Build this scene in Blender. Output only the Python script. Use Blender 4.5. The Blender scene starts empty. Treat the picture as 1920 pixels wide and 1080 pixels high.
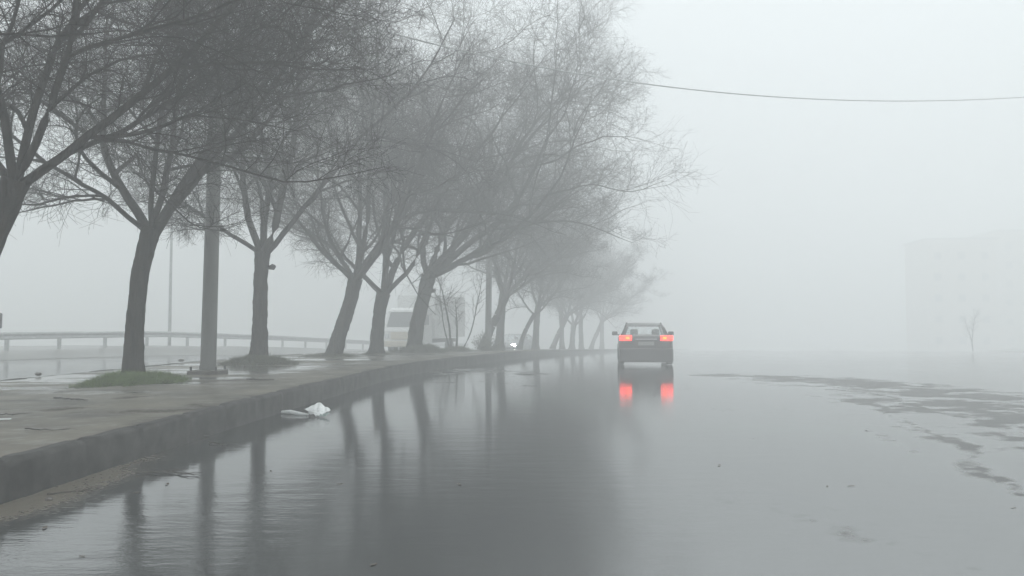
import bpy, bmesh, math, random
import numpy as np
from mathutils import Vector, Matrix
R = math.radians
C = bpy.context.scene.collection
SC = bpy.context.scene

# ---------------------------------------------------------------- camera
F = 1500.0; HOR = 608.0; EYE = 1.3
cam = bpy.data.objects.new('camera', bpy.data.cameras.new('camera'))
C.objects.link(cam)
cam.data.sensor_width = 36.0
cam.data.lens = 36.0 * F / 1920.0
cam.data.clip_start = 0.1; cam.data.clip_end = 2000
cam.location = (0, 0, EYE)
cam.rotation_euler = (R(90) + math.atan((HOR - 540) / F), 0, 0)
SC.camera = cam

# ---------------------------------------------------------------- world, sun, exposure
W = bpy.data.worlds.new("World"); SC.world = W; W.use_nodes = True
nt = W.node_tree; nt.nodes.clear()
SUN_EL, SUN_AZ = 48.0, 200.0
sky = nt.nodes.new('ShaderNodeTexSky'); sky.sky_type = 'NISHITA'; sky.sun_disc = False
sky.sun_elevation = R(SUN_EL); sky.sun_rotation = R(SUN_AZ); sky.air_density = 1.0; sky.dust_density = 4.0
hs = nt.nodes.new('ShaderNodeHueSaturation'); hs.inputs['Saturation'].default_value = 0.10
mixw = nt.nodes.new('ShaderNodeMix'); mixw.data_type = 'RGBA'; mixw.inputs[0].default_value = 0.75
mixw.inputs[7].default_value = (5.6, 6.08, 6.2, 1)          # an even cloud layer over the sky
bg = nt.nodes.new('ShaderNodeBackground'); bg.inputs['Strength'].default_value = 0.15
ow = nt.nodes.new('ShaderNodeOutputWorld')
nt.links.new(sky.outputs[0], hs.inputs['Color']); nt.links.new(hs.outputs[0], mixw.inputs[6])
tcw = nt.nodes.new('ShaderNodeTexCoord'); sx = nt.nodes.new('ShaderNodeSeparateXYZ'); mr = nt.nodes.new('ShaderNodeMapRange')
mr.inputs[1].default_value = 0.0; mr.inputs[2].default_value = 1.0; mr.inputs[3].default_value = 0.62; mr.inputs[4].default_value = 1.32   # an overcast sky is brightest overhead
ml = nt.nodes.new('ShaderNodeVectorMath'); ml.operation = 'MULTIPLY'
nt.links.new(tcw.outputs['Generated'], sx.inputs[0]); nt.links.new(sx.outputs['Z'], mr.inputs[0])
nt.links.new(mixw.outputs[2], ml.inputs[0]); nt.links.new(mr.outputs[0], ml.inputs[1]); nt.links.new(ml.outputs[0], bg.inputs['Color']); nt.links.new(bg.outputs[0], ow.inputs['Surface'])
sl = bpy.data.lights.new('sun', 'SUN'); sl.energy = 0.6; sl.angle = R(40); sl.color = (1.0, 0.98, 0.95)
so = bpy.data.objects.new('sun', sl); C.objects.link(so)
so.rotation_euler = (R(90 - SUN_EL), 0, R(180 - SUN_AZ + 180))
SC.view_settings.view_transform = 'Standard'; SC.view_settings.look = 'None'
SC.view_settings.gamma = 1.0; SC.view_settings.use_curve_mapping = False
SC.view_settings.exposure = 0.63
SC.cycles.use_denoising = True
SC.cycles.max_bounces = 6; SC.cycles.volume_bounces = 2; SC.cycles.diffuse_bounces = 2
SC.cycles.glossy_bounces = 3; SC.cycles.transmission_bounces = 3
SC.cycles.sample_clamp_indirect = 6.0

rng = np.random.default_rng(7)
random.seed(7)

# ---------------------------------------------------------------- terrain helpers
def soft(x): return x if x > 30 else math.log1p(math.exp(x))
def zg(Y):
    return -0.03 * 5.0 * soft((Y - 31) / 5.0)
def curve(pts):
    ys = np.array([p[0] for p in pts], float); xs = np.array([p[1] for p in pts], float)
    m = np.gradient(xs, ys)
    def f(y):
        y = np.clip(y, ys[0], ys[-1])
        i = np.clip(np.searchsorted(ys, y) - 1, 0, len(ys) - 2)
        h = ys[i + 1] - ys[i]; t = (y - ys[i]) / h
        return ((2*t**3 - 3*t**2 + 1) * xs[i] + (t**3 - 2*t**2 + t) * h * m[i]
                + (-2*t**3 + 3*t**2) * xs[i + 1] + (t**3 - t**2) * h * m[i + 1])
    return f
Xf = curve([(-30, -3.95), (0, -3.85), (5.75, -3.7), (10.4, -3.48), (14.7, -3.2), (20, -2.75), (24, -2.0), (28, -1.0), (35, .55),
            (43, 2.3), (55, 5.0), (65, 7.3), (80, 11.2), (110, 19.5), (150, 33)])
Xb = curve([(-30, -9.7), (0, -9.4), (14.4, -9.2), (18.3, -8.95), (25, -8.4), (32, -7.0), (43, -3.7), (55, .9), (65, 3.6),
            (80, 7.2), (110, 14.0), (150, 27)])
Xr = curve([(-30, 16), (14, 15.5), (17, 16), (19, 16.6), (21, 17.4), (26, 20), (35, 26), (43, 31), (62, 41), (80, 48), (110, 64), (150, 84)])
Xg = curve([(-30, -27), (-5, -25.5), (15, -24), (33, -21.6), (44, -19.3), (50, -17.2), (60, -14.4), (75, -10.2), (100, -2.5), (150, 12)])
KH = 0.30
def gz(u, v, h=0.0):
    """pixel -> point on the flat near ground at height h"""
    Y = (EYE - h) * F / (v - HOR)
    return Vector(((u - 960) / F * Y, Y, h))

# ---------------------------------------------------------------- object helpers
def tag(o, label=None, cat=None, group=None, kind=None):
    if label: o['label'] = label
    if cat: o['category'] = cat
    if group: o['group'] = group
    if kind: o['kind'] = kind
    return o
def empty(name, loc=(0, 0, 0), rz=0.0, **k):
    o = bpy.data.objects.new(name, None); C.objects.link(o)
    o.location = loc; o.rotation_euler = (0, 0, rz); o.empty_display_size = 0.2
    return tag(o, **k)
def mesh_np(name, V, Fc, mat, parent=None, smooth=False, attrs=None):
    """V (n,3) array, Fc list of (m,k) int arrays"""
    me = bpy.data.meshes.new(name)
    V = np.asarray(V, np.float32)
    if not isinstance(Fc, list): Fc = [Fc]
    Fc = [np.asarray(f, np.int32) for f in Fc if len(f)]
    loops = np.concatenate([f.ravel() for f in Fc])
    tot = np.concatenate([np.full(len(f), f.shape[1], np.int32) for f in Fc])
    st = np.concatenate([[0], np.cumsum(tot)[:-1]]).astype(np.int32)
    me.vertices.add(len(V)); me.vertices.foreach_set('co', V.ravel())
    me.loops.add(len(loops)); me.loops.foreach_set('vertex_index', loops)
    me.polygons.add(len(tot)); me.polygons.foreach_set('loop_start', st); me.polygons.foreach_set('loop_total', tot)
    if smooth: me.polygons.foreach_set('use_smooth', np.ones(len(tot), bool))
    me.update(calc_edges=True); me.validate()
    for k, a in (attrs or {}).items():
        at = me.attributes.new(k, 'FLOAT', 'POINT'); at.data.foreach_set('value', np.asarray(a, np.float32))
    if mat: me.materials.append(mat)
    o = bpy.data.objects.new(name, me); C.objects.link(o)
    if parent: o.parent = parent
    return o
def bm_obj(name, bm, mat, parent=None, smooth=False):
    me = bpy.data.meshes.new(name); bmesh.ops.recalc_face_normals(bm, faces=bm.faces[:])
    bm.to_mesh(me); bm.free()
    if smooth:
        for p in me.polygons: p.use_smooth = True
    me.materials.append(mat)
    o = bpy.data.objects.new(name, me); C.objects.link(o)
    if parent: o.parent = parent
    return o
def box(bm, c, s, bev=0.0, rot=None, seg=2):
    m = Matrix.Translation(c) @ (rot.to_4x4() if rot else Matrix.Identity(4)) @ Matrix.Diagonal((s[0], s[1], s[2], 1))
    r = bmesh.ops.create_cube(bm, size=1.0, matrix=m)
    if bev:
        es = list({e for v in r['verts'] for e in v.link_edges})
        bmesh.ops.bevel(bm, geom=es, offset=bev, segments=seg, affect='EDGES', profile=0.6)
def tube(bm, pts, rad, n=8, caps=True):
    pts = [Vector(p) for p in pts]
    if not hasattr(rad, '__len__'): rad = [rad] * len(pts)
    rings = []
    for i, p in enumerate(pts):
        d = (pts[min(i + 1, len(pts) - 1)] - pts[max(i - 1, 0)]).normalized()
        a = d.cross(Vector((0, 0, 1)) if abs(d.z) < .9 else Vector((1, 0, 0))).normalized(); b = d.cross(a)
        rings.append([bm.verts.new(p + (a * math.cos(2*math.pi*k/n) + b * math.sin(2*math.pi*k/n)) * rad[i]) for k in range(n)])
    for r0, r1 in zip(rings, rings[1:]):
        for k in range(n): bm.faces.new((r0[k], r0[(k+1) % n], r1[(k+1) % n], r1[k]))
    if caps: bm.faces.new(rings[0][::-1]); bm.faces.new(rings[-1])

# ---------------------------------------------------------------- noise in numpy
_P = rng.random((256, 256))
def vnoise(x, y):
    xi = np.floor(x).astype(int); yi = np.floor(y).astype(int); fx = x - xi; fy = y - yi
    fx = fx*fx*(3-2*fx); fy = fy*fy*(3-2*fy)
    g = lambda a, b: _P[a & 255, b & 255]
    return (g(xi, yi)*(1-fx) + g(xi+1, yi)*fx)*(1-fy) + (g(xi, yi+1)*(1-fx) + g(xi+1, yi+1)*fx)*fy
def fbm(x, y, o=4):
    s = 0; a = .5; t = 0
    for k in range(o): s = s + a*vnoise(x*2**k + 17*k, y*2**k + 31*k); t += a; a *= .55
    return s/t

# ---------------------------------------------------------------- materials
def mat(name, col=(.2, .2, .2), rough=.6, metal=0., spec=.5, noise=None, bump=None, emit=None, ior=None):
    """noise=(scale, amount[, stretch]) varies the colour; bump=(scale, strength, distance)"""
    m = bpy.data.materials.new(name); m.use_nodes = True
    n = m.node_tree; b = n.nodes['Principled BSDF']
    b.inputs['Base Color'].default_value = (*col, 1); b.inputs['Roughness'].default_value = rough
    b.inputs['Metallic'].default_value = metal; b.inputs['Specular IOR Level'].default_value = spec
    if ior: b.inputs['IOR'].default_value = ior
    if emit:
        b.inputs['Emission Color'].default_value = (*emit[0], 1); b.inputs['Emission Strength'].default_value = emit[1]
    if noise or bump:
        tc = n.nodes.new('ShaderNodeTexCoord')
    if noise:
        mp = n.nodes.new('ShaderNodeMapping'); n.links.new(tc.outputs['Object'], mp.inputs[0])
        if len(noise) > 2: mp.inputs['Scale'].default_value = noise[2]
        t = n.nodes.new('ShaderNodeTexNoise'); t.inputs['Scale'].default_value = noise[0]; t.inputs['Detail'].default_value = 6
        n.links.new(mp.outputs[0], t.inputs[0])
        cr = n.nodes.new('ShaderNodeValToRGB'); cr.color_ramp.elements[0].position = .3; cr.color_ramp.elements[1].position = .7
        k = noise[1]
        cr.color_ramp.elements[0].color = (*[c*(1-k) for c in col], 1); cr.color_ramp.elements[1].color = (*[min(1, c*(1+k)) for c in col], 1)
        n.links.new(t.outputs[0], cr.inputs[0]); n.links.new(cr.outputs[0], b.inputs['Base Color'])
    if bump:
        mp2 = n.nodes.new('ShaderNodeMapping'); n.links.new(tc.outputs['Object'], mp2.inputs[0])
        if len(bump) > 3: mp2.inputs['Scale'].default_value = bump[3]
        t2 = n.nodes.new('ShaderNodeTexNoise'); t2.inputs['Scale'].default_value = bump[0]; t2.inputs['Detail'].default_value = 5
        n.links.new(mp2.outputs[0], t2.inputs[0])
        bp = n.nodes.new('ShaderNodeBump'); bp.inputs['Strength'].default_value = bump[1]; bp.inputs['Distance'].default_value = bump[2]
        n.links.new(t2.outputs[0], bp.inputs['Height']); n.links.new(bp.outputs[0], b.inputs['Normal'])
    return m
M = {}
M['bark'] = mat('bark', (.024, .019, .015), .95, spec=.1, noise=(11, .8, (1, 1, .22)), bump=(16, 1.0, .06, (1, 1, .18)))
M['twig'] = mat('twig', (.020, .015, .012), 1.0, spec=.05)
M['concrete_pole'] = mat('pole_concrete', (.15, .15, .145), .55, noise=(3, .3, (1, 1, .15)), bump=(30, .3, .004))
M['galv'] = mat('galvanised', (.28, .29, .29), .5, .3, noise=(4, .25))
M['white'] = mat('white_plastic', (.8, .82, .82), .4, noise=(6, .06))
M['bag_grey'] = mat('bag_grey_green', (.20, .25, .24), .5, noise=(8, .3))  # darker grey-green for the lower piece of the bag
M['car_dark'] = mat('dark_paint', (.05, .045, .047), .3, spec=.5)
M['car_pale'] = mat('pale_paint', (.35, .36, .37), .3)
M['truck_white'] = mat('truck_paint', (.72, .73, .72), .4, noise=(2, .08))
M['truck_beige'] = mat('truck_panel', (.5, .46, .38), .5, noise=(3, .12))
M['glass'] = mat('window_glass', (.02, .022, .025), .05, ior=1.6)
M['clear_glass'] = bpy.data.materials.new('clear_glass'); M['clear_glass'].use_nodes = True
_n = M['clear_glass'].node_tree; _n.nodes.clear(); _o = _n.nodes.new('ShaderNodeOutputMaterial'); _m = _n.nodes.new('ShaderNodeMixShader')
_t = _n.nodes.new('ShaderNodeBsdfTransparent'); _g = _n.nodes.new('ShaderNodeBsdfGlossy')
_t.inputs[0].default_value = (.97, .98, .98, 1); _g.inputs['Roughness'].default_value = .03
_m.inputs[0].default_value = .08; _n.links.new(_t.outputs[0], _m.inputs[1]); _n.links.new(_g.outputs[0], _m.inputs[2]); _n.links.new(_m.outputs[0], _o.inputs[0])
M['pale_glass'] = mat('pale_glass', (.16, .17, .175), .3)  # truck windscreen, glass in an even pale grey
M['rubber'] = mat('rubber', (.02, .02, .02), .8)
M['rim'] = mat('rim', (.4, .4, .41), .35, .8)
M['black'] = mat('black_trim', (.02, .02, .02), .6)
M['tail'] = mat('tail_lamp', (.5, .02, .01), .3, emit=((1.0, .03, .02), 4.0))
M['indicator'] = mat('indicator_lamp', (.6, .2, .02), .3, emit=((1.0, .10, .01), 4.0))
M['head'] = mat('head_lamp', (.9, .9, .9), .2, emit=((1.0, .98, .95), 90.0))
M['lens'] = mat('clear_lens', (.6, .62, .64), .15)
M['plate'] = mat('plate', (.25, .25, .24), .4)
M['brick'] = mat('render_wall', (.42, .35, .28), .8, noise=(.6, .2))
M['roof'] = mat('roof', (.12, .10, .09), .8, noise=(1, .2))
M['leaf'] = mat('dead_leaf', (.07, .05, .03), .6, noise=(20, .4))
M['stick'] = mat('wet_stick', (.035, .028, .022), .5, noise=(20, .4))
M['stone'] = mat('stone', (.11, .10, .09), .6, noise=(12, .4))
M['blade'] = mat('grass_blade', (.13, .20, .045), .6, noise=(5, .4))
M['blade_dull'] = mat('dry_grass_blade', (.10, .105, .065), .7, noise=(5, .4))
M['soil'] = mat('soil', (.05, .045, .03), .8, noise=(8, .4), bump=(20, .6, .02))

def wet_surface(name, dark, pale, silt, water_rough=.045, ior=4.0, water_col=(.030, .033, .033), ripple=1.0, rough2=.42):
    """a wet sheet: attribute 'dry' (0 flooded .. 1 bare and rough), attribute 'silt' (mud drift)"""
    m = bpy.data.materials.new(name); m.use_nodes = True
    n = m.node_tree; L = n.links.new; b = n.nodes['Principled BSDF']
    tc = n.nodes.new('ShaderNodeTexCoord')
    def noise(scale, sc=(1, 1, 1), det=5):
        mp = n.nodes.new('ShaderNodeMapping'); L(tc.outputs['Object'], mp.inputs[0]); mp.inputs['Scale'].default_value = sc
        t = n.nodes.new('ShaderNodeTexNoise'); t.inputs['Scale'].default_value = scale; t.inputs['Detail'].default_value = det
        L(mp.outputs[0], t.inputs[0]); return t.outputs[0]
    def math_(op, a, b_, clamp=False):
        k = n.nodes.new('ShaderNodeMath'); k.operation = op; k.use_clamp = clamp
        for i, x in enumerate((a, b_)):
            if isinstance(x, (int, float)): k.inputs[i].default_value = x
            else: L(x, k.inputs[i])
        return k.outputs[0]
    def mix(f, a, b_):
        k = n.nodes.new('ShaderNodeMix'); k.data_type = 'RGBA'; L(f, k.inputs[0])
        for i, x in ((6, a), (7, b_)):
            if isinstance(x, tuple): k.inputs[i].default_value = (*x, 1)
            else: L(x, k.inputs[i])
        return k.outputs[2]
    ad = n.nodes.new('ShaderNodeAttribute'); ad.attribute_name = 'dry'
    asil = n.nodes.new('ShaderNodeAttribute'); asil.attribute_name = 'silt'
    grain = noise(60, det=3)
    dryf = math_('MULTIPLY', math_('SUBTRACT', math_('ADD', ad.outputs['Fac'], math_('ADD', math_('MULTIPLY', math_('SUBTRACT', grain, .5), .35), math_('MULTIPLY', math_('SUBTRACT', noise(5, det=9), .5), 1.0))), .34), 1.7, True)
    siltf = math_('MULTIPLY', math_('SUBTRACT', math_('ADD', asil.outputs['Fac'], math_('MULTIPLY', math_('SUBTRACT', noise(22, det=6), .5), 1.1)), .42), 2.4, True)
    asph = mix(math_('MULTIPLY', math_('SUBTRACT', noise(1.3, det=8), .32), 2.8, True), dark, pale)
    col = mix(dryf, mix(noise(.9, (1, .5, 1)), tuple(c*.7 for c in water_col), tuple(c*1.35 for c in water_col)), asph)
    col = mix(siltf, col, mix(noise(9, det=6), tuple(c*.55 for c in silt), tuple(c*1.1 for c in silt)))
    L(col, b.inputs['Base Color'])
    r = math_('ADD', math_('MULTIPLY', dryf, rough2 - water_rough), math_('ADD', water_rough, math_('MULTIPLY', noise(.35), .05)))
    r = math_('ADD', r, math_('MULTIPLY', siltf, .25))
    L(r, b.inputs['Roughness']); L(math_('SUBTRACT', .5, math_('MULTIPLY', math_('MAXIMUM', dryf, siltf), .15)), b.inputs['Specular IOR Level'])
    bare = math_('MAXIMUM', dryf, siltf); L(math_('SUBTRACT', ior, math_('MULTIPLY', math_('POWER', bare, .5), ior - 1.45)), b.inputs['IOR'])
    w1 = noise(1.0, (1.9, 5.2, 1), 5); w2 = noise(1.0, (7.0, 22.0, 1), 2)
    patch = math_('MULTIPLY', math_('SUBTRACT', noise(.33, (1, .6, 1), 2), .38), 4.0, True)
    h = math_('ADD', w1, math_('ADD', math_('MULTIPLY', w2, .28), math_('MULTIPLY', noise(38, (1, 1.6, 1), 3), .16)))
    ar = n.nodes.new('ShaderNodeAttribute'); ar.attribute_name = 'ripple'
    b1 = n.nodes.new('ShaderNodeBump'); b1.inputs['Distance'].default_value = .0048 * ripple
    L(math_('ADD', .22, math_('MULTIPLY', patch, math_('ADD', .25, math_('MULTIPLY', ar.outputs['Fac'], 1.3)))), b1.inputs['Strength']); L(h, b1.inputs['Height'])
    b2 = n.nodes.new('ShaderNodeBump'); b2.inputs['Distance'].default_value = .006
    L(math_('MULTIPLY', math_('MAXIMUM', dryf, siltf), .6), b2.inputs['Strength']); L(noise(45, det=4), b2.inputs['Height'])
    L(b1.outputs[0], b2.inputs['Normal']); L(b2.outputs[0], b.inputs['Normal'])
    return m
M['road'] = wet_surface('flooded_asphalt', (.028, .029, .029), (.055, .055, .053), (.17, .15, .12))
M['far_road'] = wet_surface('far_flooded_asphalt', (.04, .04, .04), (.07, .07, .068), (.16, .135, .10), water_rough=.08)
M['paving'] = wet_surface('wet_median_paving', (.075, .068, .054), (.20, .18, .14), (.055, .046, .032), water_rough=.06, water_col=(.10, .095, .085), ripple=.4, rough2=.5, ior=1.5)
M['kerb'] = mat('wet_kerb_stone', (.040, .039, .036), .6, spec=.3, noise=(5, .55), bump=(25, .5, .006))
M['earth'] = mat('wet_verge', (.085, .085, .06), .6, noise=(.5, .35), bump=(6, .6, .04))

# ---------------------------------------------------------------- ground, roads, median
def strip(name, Ys, fl, fr, nx, zo, m, dry=None, silt=None, zf=None, ripple=None):
    Ys = np.asarray(Ys); a = fl(Ys); b_ = fr(Ys); t = np.linspace(0, 1, nx)
    X = a[:, None]*(1-t) + b_[:, None]*t; Y = np.repeat(Ys[:, None], nx, 1)
    Z = np.repeat(np.array([zg(y) for y in Ys])[:, None], nx, 1) + zo
    if zf is not None: Z = Z + zf(X, Y)
    V = np.stack([X, Y, Z], -1).reshape(-1, 3)
    i = np.arange(len(Ys)-1)[:, None]*nx + np.arange(nx-1)[None]; i = i.ravel()
    Fq = np.stack([i, i+1, i+nx+1, i+nx], -1)
    at = {}
    if dry is not None: at['dry'] = dry(X, Y).ravel()
    if silt is not None: at['silt'] = silt(X, Y).ravel()
    if ripple is not None: at['ripple'] = ripple(X, Y).ravel()
    o = mesh_np(name, V, Fq, m, smooth=True, attrs=at); o['kind'] = 'structure'
    return o
YN = np.concatenate([np.arange(-30, 2, 2.), np.arange(2, 30, .08), np.arange(30, 60, .4), np.arange(60, 150.1, 3)])
YL = np.concatenate([np.arange(-30, 8, 2.), np.arange(8, 60, .5), np.arange(60, 150.1, 3)])
def blob(X, Y, x0, y0, sx, sy, ang=0.):
    c, s = math.cos(ang), math.sin(ang); dx = X-x0; dy = Y-y0
    return np.exp(-(((dx*c+dy*s)/sx)**2 + ((-dx*s+dy*c)/sy)**2))
def line_mask(X, Y, pts, w):
    """pts are pixels on the flat road; w width in metres"""
    P = [gz(*p) for p in pts]; d = np.full(X.shape, 1e9)
    for a, b_ in zip(P, P[1:]):
        ab = np.array([b_.x-a.x, b_.y-a.y]); L2 = (ab**2).sum()
        t = np.clip(((X-a.x)*ab[0] + (Y-a.y)*ab[1])/L2, 0, 1)
        d = np.minimum(d, np.hypot(X-a.x-t*ab[0], Y-a.y-t*ab[1]))
    return np.exp(-(d/w)**2)
def road_dry(X, Y):
    n1 = fbm(X*.9+3, Y*.9); n2 = fbm(X*2.3, Y*2.6+9, 5); n3 = fbm(X*6, Y*6+40)
    X = X + .5*(fbm(X*.8+70, Y*.8)-.5) + .3*(fbm(X*4, Y*4)-.5); Y = Y + .6*(fbm(X*.7, Y*.7+90)-.5) + .5*(n3-.5)
    n2 = np.clip((n2-.5)*2.4+.5, 0, 1.3); n1 = np.clip((n1-.5)*1.8+.5, 0, 1.2)
    d = np.zeros(X.shape)
    d += 1.1*line_mask(X, Y, [(1350, 702), (1450, 706), (1560, 714)], .9) * (.25 + 1.0*n2)
    d += 1.15*line_mask(X, Y, [(1540, 715), (1700, 732), (1850, 755), (2050, 785)], 1.25) * (.30 + 1.0*n2)
    d += .9*line_mask(X, Y, [(1500, 705), (1700, 722), (1930, 745)], .8) * (.3 + 1.0*n2)
    d += .9*line_mask(X, Y, [(1640, 752), (1780, 775), (1900, 792), (2050, 810)], .55) * (.22 + 1.0*n2)
    d += .30*line_mask(X, Y, [(1560, 745), (1700, 770), (1950, 850)], .8) * np.clip(n2*1.5-.6, 0, 1)
    d += .8*line_mask(X, Y, [(1600, 745), (1660, 775), (1760, 812), (1850, 850), (1915, 925)], .045) * (.3+n3)
    d += .7*line_mask(X, Y, [(1560, 728), (1650, 738), (1760, 776), (1900, 800)], .07) * (.2+n3)
    d += .6*line_mask(X, Y, [(1330, 760), (1400, 800), (1430, 840)], .05) * n3
    d += .5*line_mask(X, Y, [(1490, 738), (1620, 752), (1700, 800), (1800, 836), (1905, 925)], .14) * (.4+n2)
    d += .6*line_mask(X, Y, [(1620, 806), (1680, 830), (1760, 850)], .12) * (.4+n2)
    d += .7*line_mask(X, Y, [(1500, 975), (1570, 985), (1650, 1030)], .06) * (.4+n3)
    d += .6*line_mask(X, Y, [(1860, 745), (1900, 800), (1960, 840)], .3) * (.4+n2)
    d += .35*line_mask(X, Y, [(1320, 915), (1375, 945)], .06)
    # shallow patches near the far end of the kerb
    d += .8*line_mask(X, Y, [(820, 700), (900, 690), (980, 700)], 1.0) * (.25+n2)
    d += .55*line_mask(X, Y, [(830, 716), (900, 714), (1000, 722)], .35) * (.3+n2)
    d += (.16+.34*np.clip((X-.5)/2, 0, 1))*(n1-.45) + .12*(n3-.5) + .16*np.clip((n2-.55)*3, 0, 1)*np.clip((X-.5)/2, 0, 1)
    d += .5*np.clip((Y-40)/40, 0, 1)
    return np.clip(d, 0, 1)
def road_silt(X, Y):
    dk = X - Xf(Y)
    w = .10 + .35*fbm(Y*.7, X*.2+5)*np.clip((22-Y)/12, .3, 1) + .25*np.exp(-((Y-6.2)/1.6)**2)
    s = np.exp(-(dk/w)**2)*(.25+1.0*fbm(X*3, Y*1.6))
    s += .25*np.exp(-(dk/(w*2.2))**2)*fbm(X*6+9, Y*4)
    s *= .45 + .55/(1+np.exp((Y-8.5)*1.2))
    return np.clip(s, 0, 1)
strip('road', YN, Xf, Xr, 220, 0.0, M['road'], road_dry, road_silt, ripple=lambda X, Y: blob(X, Y, -1.6, 5.5, 2.2, 3.2))
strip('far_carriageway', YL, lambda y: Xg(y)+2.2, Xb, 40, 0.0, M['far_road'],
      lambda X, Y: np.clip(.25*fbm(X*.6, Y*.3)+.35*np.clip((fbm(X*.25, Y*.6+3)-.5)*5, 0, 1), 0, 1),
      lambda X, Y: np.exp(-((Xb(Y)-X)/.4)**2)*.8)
def pav_dry(X, Y):
    n = fbm(X*.8+50, Y*.8); n2 = fbm(X*.35+9, Y*1.6+4)
    back = np.clip((Xf(Y) - .9 - X)/1.6, 0, 1)        # puddles lie on the inner half of the paving
    far = np.clip((Y-9)/8, 0, 1)
    pud = np.clip((n2-.47)*8, 0, 1)*back*far
    return np.clip(.95 - .9*pud + .15*(n-.5), 0, 1)
strip('median_paving', YN, lambda y: Xb(y)+.16, lambda y: Xf(y)-.16, 60, KH, M['paving'], pav_dry,
      lambda X, Y: np.clip((fbm(X*1.5, Y*1.5)-.52)*3, 0, .8),
      zf=lambda X, Y: .02*(fbm(X*.6, Y*.4)-.5) * np.clip(np.minimum(Xf(Y)-.16-X, X-Xb(Y)-.16)*2, 0, 1))
def kerb(name, f, sgn):
    """swept kerb: sgn +1 when the road lies to the right (+X)"""
    prof = [(0, -.12), (0, KH-.035), (-.012, KH-.012), (-.035, KH+.006), (-.16, KH+.006), (-.16, -.12)]
    Ys = np.concatenate([np.arange(-30, 2, 1.), np.arange(2, 45, .1), np.arange(45, 150, 1.)])
    X0 = f(Ys); V = []
    for k, y in enumerate(Ys):
        j = math.floor(y)             # metre long stones, each set a little differently
        rr = random.Random(j*13+5); dz = rr.uniform(-.008, .008); dx = rr.uniform(-.008, .008)
        gap = -.03 if (y-j) < .05 and y > 2 else 0
        wob = .004*math.sin(y*7.3) + .020*(float(vnoise(np.array(y*6.), np.array(3.)))-.5) - .03*max(0, float(vnoise(np.array(y*3.), np.array(8.)))-.8)*5*.5
        for (px, pz) in prof:
            zz = zg(y) + pz + (dz+gap+wob*.5 if pz > 0 else 0)
            V.append((X0[k] + sgn*(px + (dx+gap+wob if px > -.1 else 0)), y, zz))
    m = len(prof); n_ = len(Ys)
    i = (np.arange(n_-1)[:, None]*m + np.arange(m-1)[None]).ravel()
    Fq = np.stack([i, i+1, i+m+1, i+m], -1)
    if sgn > 0: Fq = Fq[:, ::-1]
    o = mesh_np(name, V, Fq, M['kerb']); o['kind'] = 'structure'; return o
kerb('median_kerb', Xf, 1); kerb('inner_median_kerb', Xb, -1)
def hump(Y): return np.interp(Y, [10, 30, 44, 55, 75], [0, .22, .50, .40, .1])
M['wet_earth'] = mat('flooded_verge', (.10, .10, .085), .28, noise=(.6, .3), bump=(5, .3, .02))
strip('far_verge', YL, lambda y: Xg(y)-14, lambda y: Xg(y)+2.2, 30, .02, M['wet_earth'],
      zf=lambda X, Y: hump(Y)*np.clip((Xg(Y)+2.2-X)/1.6, 0, 1) + .1*(fbm(X*.5, Y*.5)-.4)*np.clip((Xg(Y)+2.2-X), 0, 1))
strip('roadside_verge', YL, Xr, lambda y: Xr(y)+60, 80, .012, M['earth'],
      zf=lambda X, Y: (.10 + .12*fbm(X*.3, Y*.3))*np.clip((X-Xr(Y))*3, 0, 1))
# the ground everything lies on
gy = np.concatenate([np.arange(-200, 0, 20.), np.arange(0, 80, 4.), np.arange(80, 231, 10.)])
strip('ground', gy, lambda y: 0*y-230, lambda y: 0*y+230, 60, -.10, M['earth'])

# ---------------------------------------------------------------- trees
def norm(v): return v/np.maximum(np.linalg.norm(v, axis=-1, keepdims=True), 1e-9)
def frames(d):
    up = np.where(np.abs(d[..., 2:3]) < .9, np.array([0, 0, 1.]), np.array([1., 0, 0]))
    a = norm(np.cross(d, up)); return a, np.cross(d, a)
def sweep(P, Rd, n):
    """P (B,K,3) centre lines, Rd (B,K) radii -> verts, quads"""
    B, K, _ = P.shape
    T = np.empty_like(P); T[:, 1:-1] = P[:, 2:]-P[:, :-2]; T[:, 0] = P[:, 1]-P[:, 0]; T[:, -1] = P[:, -1]-P[:, -2]
    a, b_ = frames(norm(T)); th = 2*np.pi*np.arange(n)/n
    V = P[:, :, None] + Rd[:, :, None, None]*(a[:, :, None]*np.cos(th)[:, None] + b_[:, :, None]*np.sin(th)[:, None])
    i0 = (np.arange(B)[:, None, None]*K + np.arange(K-1)[None, :, None])*n
    k = np.arange(n)[None, None]; k2 = (k+1) % n
    Fq = np.stack([i0+k, i0+k2, i0+n+k2, i0+n+k], -1).reshape(-1, 4)
    return V.reshape(-1, 3), Fq
def grow(r, P0, D0, Ln, R0, R1, K, jit, trop, bend, dr=.6):
    """vectorised: B branches of K points"""
    B = len(P0); P = np.empty((B, K, 3)); P[:, 0] = P0; d = norm(D0); st = (Ln/(K-1))[:, None]
    drift = r.normal(size=(B, 3))*jit*dr
    for k in range(1, K):
        P[:, k] = P[:, k-1] + d*st
        d = norm(d + r.normal(size=(B, 3))*jit + drift + trop + bend)
    t = np.linspace(0, 1, K)[None]
    return P, R0[:, None]*(1-t) + R1[:, None]*t
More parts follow.
